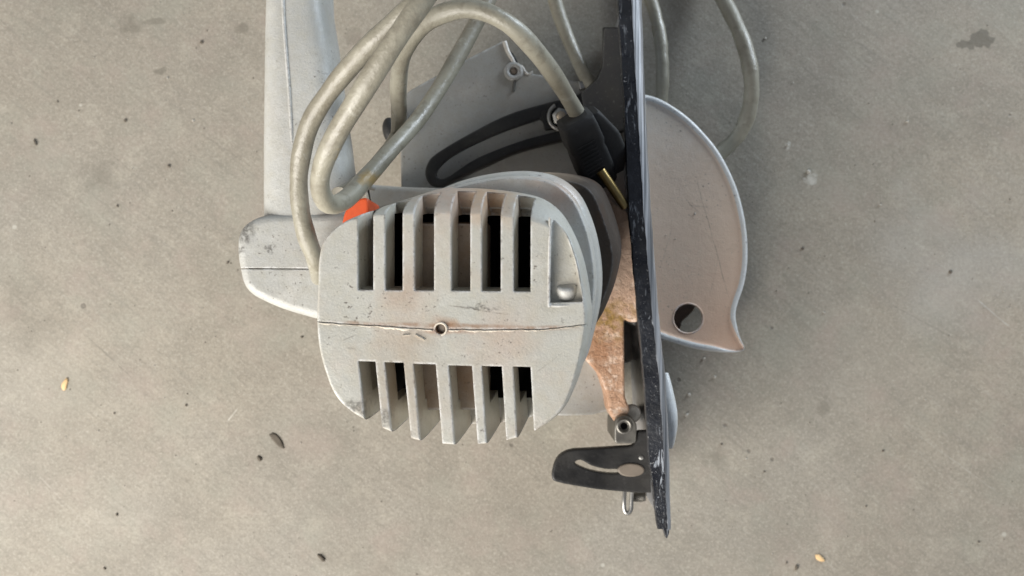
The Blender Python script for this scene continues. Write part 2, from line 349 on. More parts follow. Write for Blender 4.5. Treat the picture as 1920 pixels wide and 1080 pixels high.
def m_floor():
    b = NB('concrete'); dk0 = (0.15, 0.135, 0.11)
    warm, mid, cool = (0.395, 0.350, 0.280), (0.345, 0.308, 0.252), (0.330, 0.310, 0.268)
    c = b.mix(b.ramp(b.noise(3.2, 4, .5), .38, .62), warm, mid)
    c = b.mix(b.ramp(b.noise(5.5, 4, .5, b.mapping(loc=(3, 1, 0))), .45, .65, 0, .55), c, cool)
    # broad clouding
    c = b.mix(b.ramp(b.noise(22, 7, .62, dist=.4), .38, .66, 0, .46), c, (0.225, 0.202, 0.162))
    c = b.mix(b.ramp(b.noise(48, 6, .65, b.mapping(loc=(7, 2, 0))), .52, .68, 0, .45), c, (0.47, 0.43, 0.35))
    # trowel streaks running down to the right
    st = b.noise(1, 6, .7, b.mapping((26, 260, 1), (0, 0, math.radians(38))))
    c = b.mix(b.math('MULTIPLY', b.ramp(st, .50, .75), b.ramp(b.noise(9, 3), .4, .65, .25, .8)), c, (0.21, 0.195, 0.165))
    st2 = b.noise(1, 5, .7, b.mapping((40, 420, 1), (0, 0, math.radians(44)), (5, 0, 0)))
    c = b.mix(b.math('MULTIPLY', b.ramp(st2, .56, .72), .45), c, (0.47, 0.44, 0.38))
    c = b.mix(b.ramp(b.noise(190, 5, .75, dist=.8), .50, .68, 0, .38), c, (0.20, 0.178, 0.14))
    c = b.mix(b.ramp(b.noise(240, 5, .75, b.mapping(loc=(2, 5, 0))), .56, .70, 0, .35), c, (0.50, 0.47, 0.40))
    # fine grain
    c = b.mix(b.ramp(b.noise(1300, 3, .75), .40, .70, 0, .42), c, (0.17, 0.15, 0.12))
    c = b.mix(b.ramp(b.noise(420, 4, .75), .48, .58, 0, .42), c, (0.205, 0.185, 0.148))
    c = b.mix(b.ramp(b.noise(520, 4, .75, b.mapping(loc=(1, 7, 0))), .54, .63, 0, .42), c, (0.50, 0.465, 0.39))
    c = b.mix(b.ramp(b.noise(26, 4, .6, b.mapping(loc=(4, 4, 0))), .52, .68, 0, .35), c, (0.36, 0.29, 0.245))
    c = b.mix(b.ramp(b.noise(20, 4, .6, b.mapping(loc=(8, 1, 0))), .52, .68, 0, .30), c, (0.30, 0.30, 0.245))
    for (x0, y0, x1, y1, wd, am, cl) in ((446, 765, 424, 792, .0006, .8, (.6, .57, .5)), (130, 600, 260, 720, .0006, .5, dk0), (370, 245, 520, 345, .0006, .4, dk0), (160, 250, 330, 390, .0005, .35, dk0),
                                 (1650, 560, 1800, 640, .0005, .45, dk0), (1700, 800, 1880, 930, .0005, .4, (.5, .48, .42)), (1830, 560, 1900, 620, .0006, .5, (.55, .54, .5)), (180, 1000, 60, 880, .0005, .4, (.5, .46, .4)), (1500, 120, 1640, 250, .0005, .35, dk0)):
        c = b.mix(b.math('MULTIPLY', b.line(P(x0, y0, 0), P(x1, y1, 0), wd), am), c, cl)
    # small dark specks and pits
    v = b.voro(62); rnd = b.voro(62, out='Color')
    sp = b.n('ShaderNodeSeparateColor'); b.set(sp.inputs[0], rnd)
    sz = b.math('MULTIPLY', b.ramp(sp.outputs[0], .72, 1.0, 0, .13), b.ramp(b.noise(8, 3), .42, .6, .35, 1))
    wv = b.math('ADD', v, b.math('MULTIPLY', b.math('SUBTRACT', b.noise(330, 3), .5), .10))
    spot = b.ramp(b.math('SUBTRACT', sz, wv), 0.0, .035)
    c = b.mix(b.math('MULTIPLY', spot, .62), c, (0.115, 0.098, 0.078))
    v2 = b.voro(48, b.mapping(loc=(9, 4, 0))); r2 = b.voro(48, b.mapping(loc=(9, 4, 0)), out='Color'); sp2 = b.n('ShaderNodeSeparateColor'); b.set(sp2.inputs[0], r2)
    spot2 = b.ramp(b.math('SUBTRACT', b.ramp(sp2.outputs[1], .86, 1.0, 0, .10), v2), 0, .03)
    c = b.mix(b.math('MULTIPLY', spot2, .5), c, (0.58, 0.56, 0.49))
    # the stains of this floor, and one painted pool of light
    def stain_or_light(px, py, r, amt, col, sy=1.0, warp=.008, ws=80, soft=.3):
        nonlocal c
        c = b.mix(b.math('MULTIPLY', b.blob(P(px, py, 0), r, warp, ws, soft, sy), amt), c, col)
    dk = (0.145, 0.13, 0.10)
    stain_or_light(1840, 74, .0085, .80, dk, 1.2, .006, 140, .15); stain_or_light(1812, 84, .0065, .75, dk, 1.7, .005, 160, .15)
    stain_or_light(245, 52, .010, .5, dk, 1.0, .012, 120, .8); stain_or_light(305, 134, .0045, .6, dk, 1.3); stain_or_light(190, 335, .014, .35, dk, 1.2, .014, 120, .8)
    stain_or_light(453, 57, .005, .5, dk); stain_or_light(288, 38, .007, .45, dk, 2, .006); stain_or_light(60, 600, .03, .28, dk, 1.0, .03, 60, .9)
    stain_or_light(1544, 768, .006, .35, dk); stain_or_light(660, 70, .006, .3, dk)
    stain_or_light(1345, 860, .010, .35, dk, 1.2, .01, 120, .8); stain_or_light(95, 690, .05, .20, (0.47, 0.43, 0.36), 1, .05, 40, .9)
    stain_or_light(1520, 335, .0045, .8, (0.55, 0.53, 0.47), 1.0, .006, 260, .6); stain_or_light(1478, 272, .003, .7, (0.55, 0.53, 0.47), 1.0, .004, 300)
    stain_or_light(1840, 500, .09, .30, (0.40, 0.40, 0.385), 1.3, .08, 20, .95)  # bright cool light at the right edge, painted into the floor colour
    stain_or_light(1620, 720, .05, .18, (0.40, 0.36, 0.30), 1.0, .08, 30, .95)
    h = b.math('ADD', b.math('MULTIPLY', b.noise(700, 4, .7), .5), b.math('ADD', b.math('MULTIPLY', b.noise(60, 5), 1.2), b.math('MULTIPLY', st, .5)))
    h = b.math('SUBTRACT', h, b.math('MULTIPLY', spot, .8))
    b.bump(h, .40, .0010)
    return b.done(c, b.ramp(b.noise(12, 5), .3, .7, .50, .72), 0, .45)
M['floor'] = m_floor()

# ------------------------------------------------------------------ the floor
bm = new_bm(); g = 2.5
loft(bm, [[(-g, -g, 0), (g, -g, 0), (g, g, 0), (-g, g, 0)], [(-g, -g, -.1), (g, -g, -.1), (g, g, -.1), (-g, g, -.1)]])
fl = finish('concrete_floor', bm, M['floor'], smooth=False); fl['kind'] = 'structure'; fl['label'] = 'worn beige grey concrete slab'

# ------------------------------------------------------------------ the saw
root = bpy.data.objects.new('circular_saw', None); sc.collection.objects.link(root); root.location = (0, 0, 0)
root.empty_display_size = .05
root['label'] = 'old grey corded circular saw lying on its blade side on the concrete, motor end up'
root['category'] = 'circular saw'

# --- motor end cap -------------------------------------------------
def ring_pts(pts, d, n=5): return [S(p.x, p.y, d) for p in catmull([(x, y, 0) for x, y in pts], n, True)]
capL = [  # outline of the end face, clockwise from the left end of the seam
 (597, 600), (599, 540), (601, 485), (612, 448), (645, 418), (690, 405), (745, 402), (800, 400), (850, 400), (905, 402), (960, 408), (1008, 418),
 (1042, 435), (1066, 465), (1082, 505), (1092, 555), (1096, 600), (1090, 645), (1080, 690), (1066, 735), (1046, 772), (1004, 803),
 (965, 819), (910, 829), (852, 831), (790, 824), (735, 807), (690, 787), (654, 765), (630, 738), (614, 700), (601, 650)]
def grow(pts, k, top=0, cx=850, cy=610):   # move outwards by k px, the upper edge by a further `top`
    out = []
    for i, (x, y) in enumerate(pts):
        a = Vector(pts[i-1]); b_ = Vector(pts[(i+1) % len(pts)]); t = (b_-a).normalized(); nrm = Vector((t.y, -t.x))
        if nrm.dot(Vector((x-cx, y-cy))) < 0: nrm = -nrm
        up = max(0, -nrm.y); m = min(1, max(.1, (x-640)/180))
        out.append((x+nrm.x*k, y+nrm.y*k*(m if up > .3 and top else 1)-up*up*top*m))
    return out
bm = new_bm()
loft(bm, [ring_pts(capL, 0), ring_pts(grow(capL, 3, 5), .0006), ring_pts(grow(capL, 6, 14), .003), ring_pts(grow(capL, 8, 26), .008),
          ring_pts(grow(capL, 9, 35), .015), ring_pts(grow(capL, 10, 40), .024), ring_pts(grow(capL, 10, 42), .040)])
cap = finish('end_cap', bm, M['cap'], root)
def cutter(poly, d0, d1, wob=0):
    b2 = new_bm(); loft(b2, [[S(x, y, d0) for x, y in poly], [S(x, y, d1) for x, y in poly]])
    return finish('c', b2, None)
def scoop(a, b_, y0, e):
    prof = [(y0, -.01), (285, -.01), (285, .0095+e), (345, .0110+e), (372, .0140+e), (392, .0185+e), (404, .024+e), (y0, .024+e)]
    b2 = new_bm(); loft(b2, [[S(a, y, d) for y, d in prof], [S(b_, y, d) for y, d in prof]])
    return finish('c', b2, None)
cuts = []
up = [(671, 700), (722, 755), (777, 814), (846, 882), (903, 939), (963, 995)]
for i, (a, b_) in enumerate(up):
    cuts.append(scoop(a, b_, 544+i*.6, 0))
lo = [(672, 704, 677), (721, 757, 679), (775, 817, 682), (841, 885, 685), (903, 941, 686), (962, 995, 687)]
for i, (a, b_, t) in enumerate(lo):
    s = [16, 15, 13, 11, 9, 8][i]
    cuts.append(cutter([(a, t), (b_, t+1), (b_+s*1.3, 880), (a+s*1.3, 880)], -.01, .036))
cuts.append(cutter(rounded([(668, 402), (1008, 412), (1008, 772), (700, 765), (668, 740)], 25), .014, .06))   # hollow of the cap
cuts.append(cutter([tuple(p) for p in rounded([(1030, 569), (1033, 420), (1040, 408), (1062, 440), (1081, 490), (1093, 566)], [2, 8, 14, 25, 25, 3])], -.01, .0038))
# the seam: a thin ragged groove across the face, and the screw hole on it
sx = [590+ i*(1112-590)/60 for i in range(61)]
def seam_y(x):
    base = 604+(x-594)*14/230 if x < 824 else 618-(x-824)*0/200 if x < 1010 else 618-(x-1010)*.10
    return base+.5*math.sin(x*.05)+.3*math.sin(x*.23)
seam = [(x, seam_y(x)-.7) for x in sx]+[(x, seam_y(x)+.7) for x in reversed(sx)]
cuts.append(cutter(seam, -.01, .0012))
b2 = new_bm(); cyl(b2, S(826, 617, -.01), S(826, 617, .012), .0021, n=16); cuts.append(finish('c', b2, None))
boolean(cap, cuts)
cap['label'] = 'vented motor end cap with six slots above and six below its seam'

# torn pale flash along the seam
bm = new_bm()
random.seed(5); xs = [598+i*4 for i in range(124)]; wv = [random.random() for _ in xs]
def wid(i): 
    x = xs[i]; w_ = (wv[i]+wv[i-1]+wv[i-2])/3
    return max(.05, (2.2 if x < 690 else 4.2 if x < 880 else 3.0 if x < 1010 else 1.6)*(w_*2.6-.35))
rr_ = []
for i, x in enumerate(xs):
    if abs(x-826) < 13:
        if len(rr_) > 1: loft(bm, rr_)
        rr_ = []; continue
    y = seam_y(x)+.6; w_ = wid(i)
    rr_.append([S(x, y, .0006), S(x, y+.15*w_, -.00035), S(x, y+.6*w_, -.0003), S(x, y+w_, .0003)])
loft(bm, rr_)
torus(bm, S(826, 617, .0001), A, .0025, .00045, n=20, m=6)
for (x0, y0, x1, y1) in ((755, 628.5, 768, 627), (779, 627, 797, 636.5)):
    bm_n = Vector((y1-y0, x0-x1)).normalized()*1.1
    loft(bm, [[S(x0+bm_n.x*k, y0+bm_n.y*k, d) for k, d in ((-1, 0), (1, 0), (0, -.0007))], [S(x1+bm_n.x*k, y1+bm_n.y*k, d) for k, d in ((-1, 0), (1, 0), (0, -.0007))]])
finish('seam_flash', bm, M['flash'], cap, smooth=False)
bm = new_bm(); cyl(bm, S(826, 617, .009), S(826, 617, .0016), .0020, n=16, bev=.0005); finish('screw', bm, M['rivet'], cap)

# raised lip round the screw recess and the corner joint of the rim
bm = new_bm(); tube(bm, catmull([S(1031, 408, .0008), S(1030, 480, .0001), S(1029, 568, .0002), S(1033, 573, .0002), S(1060, 573, .0003), S(1093, 569, .0015)], 6), .0006, 8); finish('recess_lip', bm, M['ring'], cap)

# bearing boss and dark inside of the motor
bm = new_bm(); loft(bm, [[S(x, y, d) for x, y in rounded([(748, 424), (893, 424), (893, 788), (748, 788)], 14)] for d in (.0165, .034)])
finish('bearing_boss', bm, M['inner'], root)
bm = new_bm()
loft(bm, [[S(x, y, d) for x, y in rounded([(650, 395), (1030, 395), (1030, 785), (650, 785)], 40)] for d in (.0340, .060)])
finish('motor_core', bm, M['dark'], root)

# recessed screw of the cap
bm = new_bm(); c0 = S(1062, 551, .0075); c1 = S(1060, 548, .0018); ax = Vector((0, .45, .9))
cyl(bm, P(1062, 553, ZF-.0060), P(1062, 553, ZF-.0060)+Vector((-.0004, .0040, .0028)), .0042, n=20, bev=.0014)
finish('screw', bm, M['ring'], root)

# --- stepped ring (field case) behind the cap --------------------------
ringL = [(620, 600), (622, 520), (645, 460), (695, 420), (760, 385), (830, 352), (905, 334), (975, 330), (1030, 342), (1068, 372),
         (1092, 420), (1107, 475), (1113, 530), (1110, 585), (1098, 640), (1080, 700), (1045, 745), (990, 768), (900, 778), (800, 775), (700, 755), (640, 700)]
bm = new_bm()
loft(bm, [ring_pts(grow(ringL, -5), .0185), ring_pts(grow(ringL, -1.5), .0195), ring_pts(grow(ringL, 0), .0215), ring_pts(grow(ringL, 0), .026)])
r1 = finish('cap_rim', bm, M['ring'], root)
cs = [cutter(rounded([(655, 392), (1008, 395), (1030, 500), (1020, 800), (700, 800), (655, 740)], 40), -.02, .06)]
boolean(r1, cs)
bm = new_bm()
loft(bm, [ring_pts(grow(ringL, -3), .0250), ring_pts(grow(ringL, 4), .0260), ring_pts(grow(ringL, 9), .030), ring_pts(grow(ringL, 10), .033), ring_pts(grow(ringL, 4), .037)])
r2 = finish('field_case', bm, M['ring'], root)
boolean(r2, [cutter(rounded([(660, 400), (1005, 404), (1000, 800), (700, 800), (660, 740)], 40), -.02, .08)])

# --- gear housing ----------------------------------------------------------
gearL = [(640, 600), (660, 480), (730, 425), (810, 380), (900, 335), (985, 322), (1060, 330), (1105, 352), (1130, 400), (1148, 455), (1156, 500),
         (1150, 545), (1135, 590), (1110, 640), (1060, 700), (980, 740), (860, 750), (740, 730), (660, 680)]
bm = new_bm()
loft(bm, [ring_pts(grow(gearL, -12), .0355), ring_pts(grow(gearL, -3), .041), ring_pts(grow(gearL, 0), .052), ring_pts(grow(gearL, 0), .100), ring_pts(grow(gearL, -10), .150)])
finish('gear_housing', bm, M['gear'], root, angle=30)

# --- upper guard --------------------------------------------------------
ZG = .052
ug = [(752, 348), (750, 270), (753, 182), (770, 168), (860, 118), (944, 76), (951, 84), (967, 122), (975, 124), (990, 139), (998, 134), (1000, 138),
      (1060, 148), (1090, 153), (1116, 153), (1150, 190), (1172, 260), (1176, 420), (1172, 600), (1160, 700), (1150, 768), (1110, 778), (1060, 780), (1040, 779),
      (960, 760), (860, 700), (780, 600), (756, 480)]
bm = new_bm(); prism(bm, ug, ZG, .006, .0012); ugo = finish('upper_guard', bm, M['guard'], root, angle=30)
# raised boss with a hole and a pin on the guard
bm = new_bm(); torus(bm, P(963, 134, ZG+.0006), (0, 0, 1), .0042, .0018, n=28, m=8); finish('boss_ring', bm, M['guard'], ugo)
bm = new_bm(); cyl(bm, P(963, 134, ZG-.001), P(963, 134, ZG+.0010), .0022, n=18, bev=.0003); finish('boss_pin', bm, M['rivet'], ugo)
bm = new_bm(); cyl(bm, P(965, 150, ZG+.0004), P(962, 172, ZG+.0002), .0009, n=10); finish('split_pin', bm, M['steeldark'], ugo)
bm = new_bm(); tube(bm, catmull([P(946, 78, ZG), P(952, 96, ZG+.0005), P(960, 110, ZG+.0005), P(967, 122, ZG), P(978, 125, ZG), P(984, 134, ZG), P(991, 139, ZG), P(999, 134, ZG)], 5), lambda t: .0014*(1-.6*t)); finish('guard_lip', bm, M['lguard'], ugo)
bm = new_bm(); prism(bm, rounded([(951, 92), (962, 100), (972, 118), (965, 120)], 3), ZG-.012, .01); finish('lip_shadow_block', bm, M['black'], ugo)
bm = new_bm(); prism(bm, rounded([(1084, 152), (1118, 152), (1104, 164), (1088, 168)], 2), ZG+.004, ZG-.002, .0006); finish('bright_tab', bm, M['steel'], ugo)
# dusty arm of the gear case above the cap
bm = new_bm(); prism(bm, rounded([(680, 344), (760, 350), (840, 352), (840, 400), (690, 400)], 8), .085, .05, .003); finish('case_arm', bm, M['ring'], root)
# rubber bumper at the guard's left edge
bm = new_bm(); bmesh.ops.create_uvsphere(bm, u_segments=24, v_segments=14, radius=1, matrix=Matrix.Translation(P(733, 246, .062)) @ Matrix.Rotation(math.radians(12), 4, 'Z') @ Matrix.Diagonal((.0050, .0085, .006, 1)))
finish('bumper', bm, M['rubber'], root, angle=60)

# --- dust-caked guard side below the motor -----------------------------
ds = [(1085, 330), (1120, 348), (1150, 380), (1176, 395), (1190, 440), (1196, 560), (1197, 604), (1180, 604), (1170, 598), (1171, 690), (1172, 745), (1182, 770), (1170, 786), (1152, 792),
      (1142, 772), (1138, 742), (1126, 706), (1098, 674), (1085, 640), (1080, 500)]
bm = new_bm(); prism(bm, rounded(ds, 6, 3), .078, .050, .0015)
do = finish('gear_case_plate', bm, M['dust'], root)
# pivot with its through hole
bm = new_bm(); pv = rounded([(1152, 832), (1152, 798), (1158, 780), (1182, 778), (1195, 796), (1193, 832)], [7, 8, 14, 14, 8, 7])
prism(bm, pv, .084, .045, .0010); pvo = finish('pivot_block', bm, M['steeldark'], root)
b2 = new_bm(); cyl(b2, P(1170, 799, .10), P(1170, 799, .065), .0022, n=18); boolean(pvo, [finish('c', b2, None)])
bm = new_bm(); torus(bm, P(1170, 799, .0842), (0, 0, 1), .0038, .0011, n=24, m=8); finish('eyelet', bm, M['steeldark'], pvo)
bm = new_bm(); cyl(bm, P(1185, 775, .03), P(1185, 775, .076), .0055, n=24, bev=.0025); finish('spacer', bm, M['guard'], root)

# --- base plate: a sheet on edge with a rolled flange toward the camera ------
ZP = .140
ys = [-60, 0, 100, 200, 300, 400, 500, 600, 700, 800, 850, 900, 950, 992]
def lerp_tab(tab, y):
    for (y0, x0), (y1, x1) in zip(tab[:-1], tab[1:]):
        if y <= y1: return x0+(x1-x0)*(y-y0)/(y1-y0)
    return tab[-1][1]
xl = [(-60, 1152), (0, 1157), (200, 1169), (400, 1178), (600, 1196), (700, 1206), (850, 1215), (992, 1232)]
xm = [(-60, 1181), (0, 1185), (200, 1196), (400, 1208), (600, 1225), (700, 1236), (850, 1246), (992, 1253)]
xr = [(-60, 1200), (0, 1203), (200, 1210), (400, 1221), (600, 1236), (700, 1247), (850, 1255), (992, 1257)]
Y = [-60+i*(992+60)/70 for i in range(71)]
def jig(y, k): return .5*math.sin(y*.07+k)+.4*math.sin(y*.19+2*k)
bm = new_bm(); rings = []
for y in Y:
    L = P(lerp_tab(xl, y)+jig(y, 1), y, ZP-.001); Lt = P(lerp_tab(xl, y)+2+jig(y, 1), y, ZP)
    Mx = P(lerp_tab(xm, y)+jig(y, 2), y, ZP+.0004); Lb = L+Vector((0, 0, -.0022)); Mb = Mx+Vector((-.0012, 0, -.003))
    rings.append([L, Lt, Mx, Mb, Lb])
loft(bm, rings)
shoe = finish('base_plate', bm, M['shoe'], root, angle=50)
bm = new_bm(); rings = []
for y in Y:                                  # bend and sheet going down to the floor
    a = P(lerp_tab(xm, y)+jig(y, 2)-1, y, ZP+.0006); r = P(lerp_tab(xr, y)+.6*jig(y, 3), y, ZP-.0035)
    m = (a+r)/2+Vector((.0006, 0, .0012)); m2 = (a+r*3)/4+Vector((.0005, 0, .0004)); foot = Vector((r.x+.0015, r.y, .004)); fb = foot-Vector((.0022, 0, 0)); rb = r-Vector((.0022, 0, .002)); ab = a-Vector((.0004, 0, .0035))
    rings.append([a, m, m2, r, foot, fb, rb, ab])
loft(bm, rings)
finish('plate_sheet', bm, M['worn'], shoe, angle=50)
# broken corner at the lower end, and the bright lip low on the far side
bm = new_bm(); prism(bm, [(1241, 985), (1256, 984), (1255, 1000), (1251, 1010), (1248, 1008)], ZP-.002, ZP-.006, .0005); finish('bent_corner', bm, M['shoe'], shoe)
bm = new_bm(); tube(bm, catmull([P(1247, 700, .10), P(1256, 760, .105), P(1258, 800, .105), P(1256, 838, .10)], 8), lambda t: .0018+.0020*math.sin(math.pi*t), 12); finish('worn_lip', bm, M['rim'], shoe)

# --- lower guard: a shallow pan with a rolled rim, on the far side of the plate -----
ZL = .050
lg = [(1205, 176), (1232, 183), (1262, 199), (1292, 221), (1321, 250), (1346, 281), (1368, 320), (1385, 362), (1397, 412), (1402, 458), (1401, 500), (1395, 535), (1385, 565), (1380, 585), (1381, 605), (1387, 630), (1395, 650), (1392, 657),
      (1374, 661), (1345, 660), (1310, 655), (1275, 646), (1238, 634), (1205, 618), (1172, 601)]
arc = catmull([(x, y, 0) for x, y in lg], 4)
inner = [(1172, 560), (1180, 400), (1190, 250)]
outl = arc+[Vector((x, y, 0)) for x, y in inner]
topr = [P(p.x, p.y, ZL) for p in outl]
n_arc = len(arc)
bm = new_bm()
wts = [min(1, max(.12, ((p-Vector((1393, 655, 0))).length)/60)) for p in outl]
full = offset_ring(topr, .001)
def off(d, dz): return [v+(u-v)*(d*1000*k)+Vector((0, 0, dz)) for v, u, k in zip(topr, full, wts)]
sec = [(.0056, -.0018), (.0012, -.0020), (.0012, -.030), (0, -.030), (0, -.004), (0, -.0008), (.0005, .0006), (.0014, .0013), (.0026, .0013), (.0036, .0007), (.0046, .0001), (.0056, 0)]
vs = loft(bm, [off(d, dz) for d, dz in sec], False, False)
bm.faces.ensure_lookup_table(); n_r = len(topr)
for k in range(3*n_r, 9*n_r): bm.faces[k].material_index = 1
hc = [P(1290, 597, ZL)+Vector((math.cos(t*math.pi/20)*.0090, math.sin(t*math.pi/20)*.0090, 0)) for t in range(40)]
h0 = [bm.verts.new(p) for p in hc]; h1 = [bm.verts.new(p-Vector((0, 0, .0018))) for p in hc]
for i in range(40): bm.faces.new((h0[i], h0[(i+1) % 40], h1[(i+1) % 40], h1[i]))
for rim, hole in ((vs[-1], h0), (vs[0], h1)):
    es = [bm.edges.get((l[i], l[(i+1) % len(l)])) or bm.edges.new((l[i], l[(i+1) % len(l)])) for l in (rim, hole) for i in range(len(l))]
    bmesh.ops.triangle_fill(bm, edges=es, use_beauty=True)
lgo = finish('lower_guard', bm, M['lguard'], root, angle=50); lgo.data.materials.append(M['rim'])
lgo['label'] = 'pinkish dust coated lower blade guard with a round hole'
bm = new_bm(); torus(bm, P(1290, 597, ZL-.0002), (0, 0, 1), .0094, .0006, n=40, m=8); finish('hole_rim', bm, M['lguard'], lgo)
bm = new_bm(); random.seed(11)
for x, y, r in [(1303, 401, .0011), (1266, 448, .0006), (1249, 441, .0005)]+[(random.uniform(1250, 1380), random.uniform(300, 640), random.uniform(.0002, .0004)) for _ in range(26)]:
    if (x-1290)**2+(y-597)**2 < 1100: continue
    bmesh.ops.create_icosphere(bm, subdivisions=1, radius=r, matrix=Matrix.Translation(P(x, y, ZL+r*.3)) @ Matrix.Rotation(random.uniform(0, 6), 4, 'Z') @ Matrix.Diagonal((1, .5, .5, 1)))
sd = finish('sawdust', bm, M['grit'], lgo, smooth=False); sd['kind'] = 'stuff'
# the blade inside the guards
bm = new_bm(); bc = P(1118, 480, .022); nteeth = 24; R = .0725; ra = []
for i in range(nteeth*4):
    a = 2*math.pi*i/(nteeth*4); rr = R-(0, .0, .0022, .0012)[i % 4]
    ra.append(bc+Vector((math.cos(a)*rr, math.sin(a)*rr, 0)))
loft(bm, [ra, [v-Vector((0, 0, .0018)) for v in ra]]); finish('saw_blade', bm, M['blade'], root, smooth=False)

# --- depth bracket ------------------------------------------------------
ZD = .066
outer = [(1066, 183), (1038, 189), (953, 214), (875, 253), (817, 288), (801, 307), (797, 328), (807, 346), (828, 350), (850, 340), (914, 311), (972, 286), (1062, 263), (1090, 262)]
oc = catmull([(x, y, 0) for x, y in outer], 5)
body = [(1112, 262), (1150, 250), (1172, 245), (1172, 50), (1131, 50), (1131, 95), (1128, 125), (1118, 147), (1100, 164), (1084, 176)]
bm = new_bm(); prism(bm, oc+[Vector((x, y, 0)) for x, y in body], ZD, ZD-.005, .0016)
br = finish('depth_bracket', bm, M['black_dusty'], root, angle=40)
slot = catmull([(x, y, 0) for x, y in [(1012, 222), (933, 250), (856, 287), (823, 314), (820, 331), (838, 333), (894, 297), (972, 266), (1030, 250), (1046, 246)]], 5)
b2 = new_bm(); pts = [P(p.x, p.y, ZD) for p in slot]; loft(b2, [[v+Vector((0, 0, .01)) for v in pts], [v-Vector((0, 0, .01)) for v in pts]])
b3 = new_bm(); q = [P(p.x, p.y, ZD) for p in catmull([(1092, 210, 0), (1104, 200, 0), (1120, 206, 0), (1122, 216, 0), (1105, 218, 0)], 5, True)]; loft(b3, [[v+Vector((0, 0, .01)) for v in q], [v-Vector((0, 0, .01)) for v in q]])
boolean(br, [finish('c', b2, None), finish('c', b3, None)])
br.data.materials.clear(); br.data.materials.append(M['black'])
bm = new_bm(); bd = [(1090, 172), (1104, 163), (1120, 148), (1130, 125), (1133, 52), (1172, 52), (1172, 243), (1150, 247), (1118, 258), (1100, 240)]
prism(bm, rounded(bd, 4, 2), ZD+.0025, ZD+.0002, .0006); finish('bracket_foot', bm, M['black_dusty'], br)
# clamp bolt, nut ring and retaining clip
bm = new_bm(); cyl(bm, P(1052, 218, ZD+.001), P(1052, 218, ZD+.0075), .0030, n=20, bev=.0010); bo = finish('clamp_bolt', bm, M['boltcol'], root)
bm = new_bm(); cyl(bm, P(1052, 219, ZD-.001), P(1052, 219, ZD+.0040), .0056, n=6, bev=.0006); finish('nut', bm, M['steel'], bo)
bm = new_bm(); torus(bm, P(1053, 219, ZD+.0022), (0, 0, 1), .0078, .0011, math.radians(120), math.radians(300), n=30, ref=(1, 0, 0)); finish('retaining_clip', bm, M['steel'], bo)
bm = new_bm(); prism(bm, rounded([(1014, 207), (1040, 205), (1046, 240), (1022, 243)], 5), ZD+.0012, ZD-.004, .0006); finish('slider', bm, M['rubber'], bo)

# --- bevel bracket with its slot and wing screw ------------------------------
ZB = .082
bv = rounded([(1034, 890), (1042, 858), (1065, 843), (1120, 840), (1190, 836), (1196, 808), (1232, 808), (1232, 924), (1200, 925), (1120, 918), (1060, 908), (1036, 902)], [8, 16, 16, 3, 10, 3, 0, 0, 3, 12, 12, 8])
bm = new_bm(); prism(bm, bv, ZB, ZB-.0045, .0009); bvo = finish('bevel_bracket', bm, M['black'], root)
sl = catmull([(x, y, 0) for x, y in [(1078, 869), (1088, 862), (1110, 873), (1135, 879), (1158, 880), (1160, 888), (1132, 887), (1100, 880)]], 4, True)
b2 = new_bm(); q = [P(p.x, p.y, ZB) for p in sl]; loft(b2, [[v+Vector((0, 0, .01)) for v in q], [v-Vector((0, 0, .01)) for v in q]])
boolean(bvo, [finish('c', b2, None)])
bm = new_bm(); el = [P(1183+25*math.cos(t*math.pi/16), 881+12.5*math.sin(t*math.pi/16), ZB+.0001) for t in range(32)]
cel = P(1183, 881, ZB); loft(bm, [[v+(cel-v)*.12+Vector((0, 0, .0010)) for v in el], [v+Vector((0, 0, .0006)) for v in el], [v-Vector((0, 0, .001)) for v in el]]); finish('rivet', bm, M['rivet'], bvo)
bm = new_bm(); cyl(bm, P(1202, 858, ZB-.001), P(1202, 858, ZB+.0006), .0014, n=12, bev=.0004); finish('rivet', bm, M['steel'], bvo)
bm = new_bm(); tube(bm, catmull([P(1172, 915, .066), P(1170, 940, .068), P(1171, 957, .068), P(1177, 962, .068), P(1183, 955, .068), P(1184, 935, .067), P(1185, 915, .066)], 6), .0013, 10)
ws = finish('wing_screw', bm, M['steel'], root)
bm = new_bm()
for k in range(9): torus(bm, P(1187+k*2.2, 932, .062), (1, 0, 0), .0026, .0004, n=14, m=5)
cyl(bm, P(1184, 932, .062), P(1210, 932, .062), .0025, n=14); finish('thread', bm, M['steeldark'], ws)

# --- handle ----------------------------------------------------------
def sweep(path, n_=28, sq=3.2):      # path: (xl, xr, y, ztop, zbot): rounded-box sections along the handle
    rings = []
    for (a, b_, y, zt, zb) in path:
        c = P((a+b_)/2, y, zt); hw = (b_-a)/2*(H-zt*.94)/F; zc = (zt+zb)/2; hz = (zt-zb)/2; r = []
        for k in range(n_):
            t = 2*math.pi*k/n_; cx = math.cos(t); sy = math.sin(t)
            r.append(Vector((c.x+hw*math.copysign(abs(cx)**(2/sq), cx), c.y, zc+hz*math.copysign(abs(sy)**(2/sq), sy))))
        rings.append(r)
    return rings
tab = [(489, 585, -260), (489, 598, -120), (488, 603, 0), (486, 613, 60), (485, 622, 130), (484, 630, 190), (483, 640, 260), (483, 648, 325), (483, 646, 380), (484, 645, 425), (488, 640, 470)]
zs = 0.165
path = []
for i in range(len(tab)-1):
    for k in range(4):
        t = k/4; path.append(tuple(tab[i][j]*(1-t)+tab[i+1][j]*t for j in range(3))+(zs, zs-.042))
path.append(tab[-1]+(zs, zs-.042))
bm = new_bm(); loft(bm, sweep(path, 40, 3.4)); ho = finish('handle', bm, M['handle'], root, angle=60)
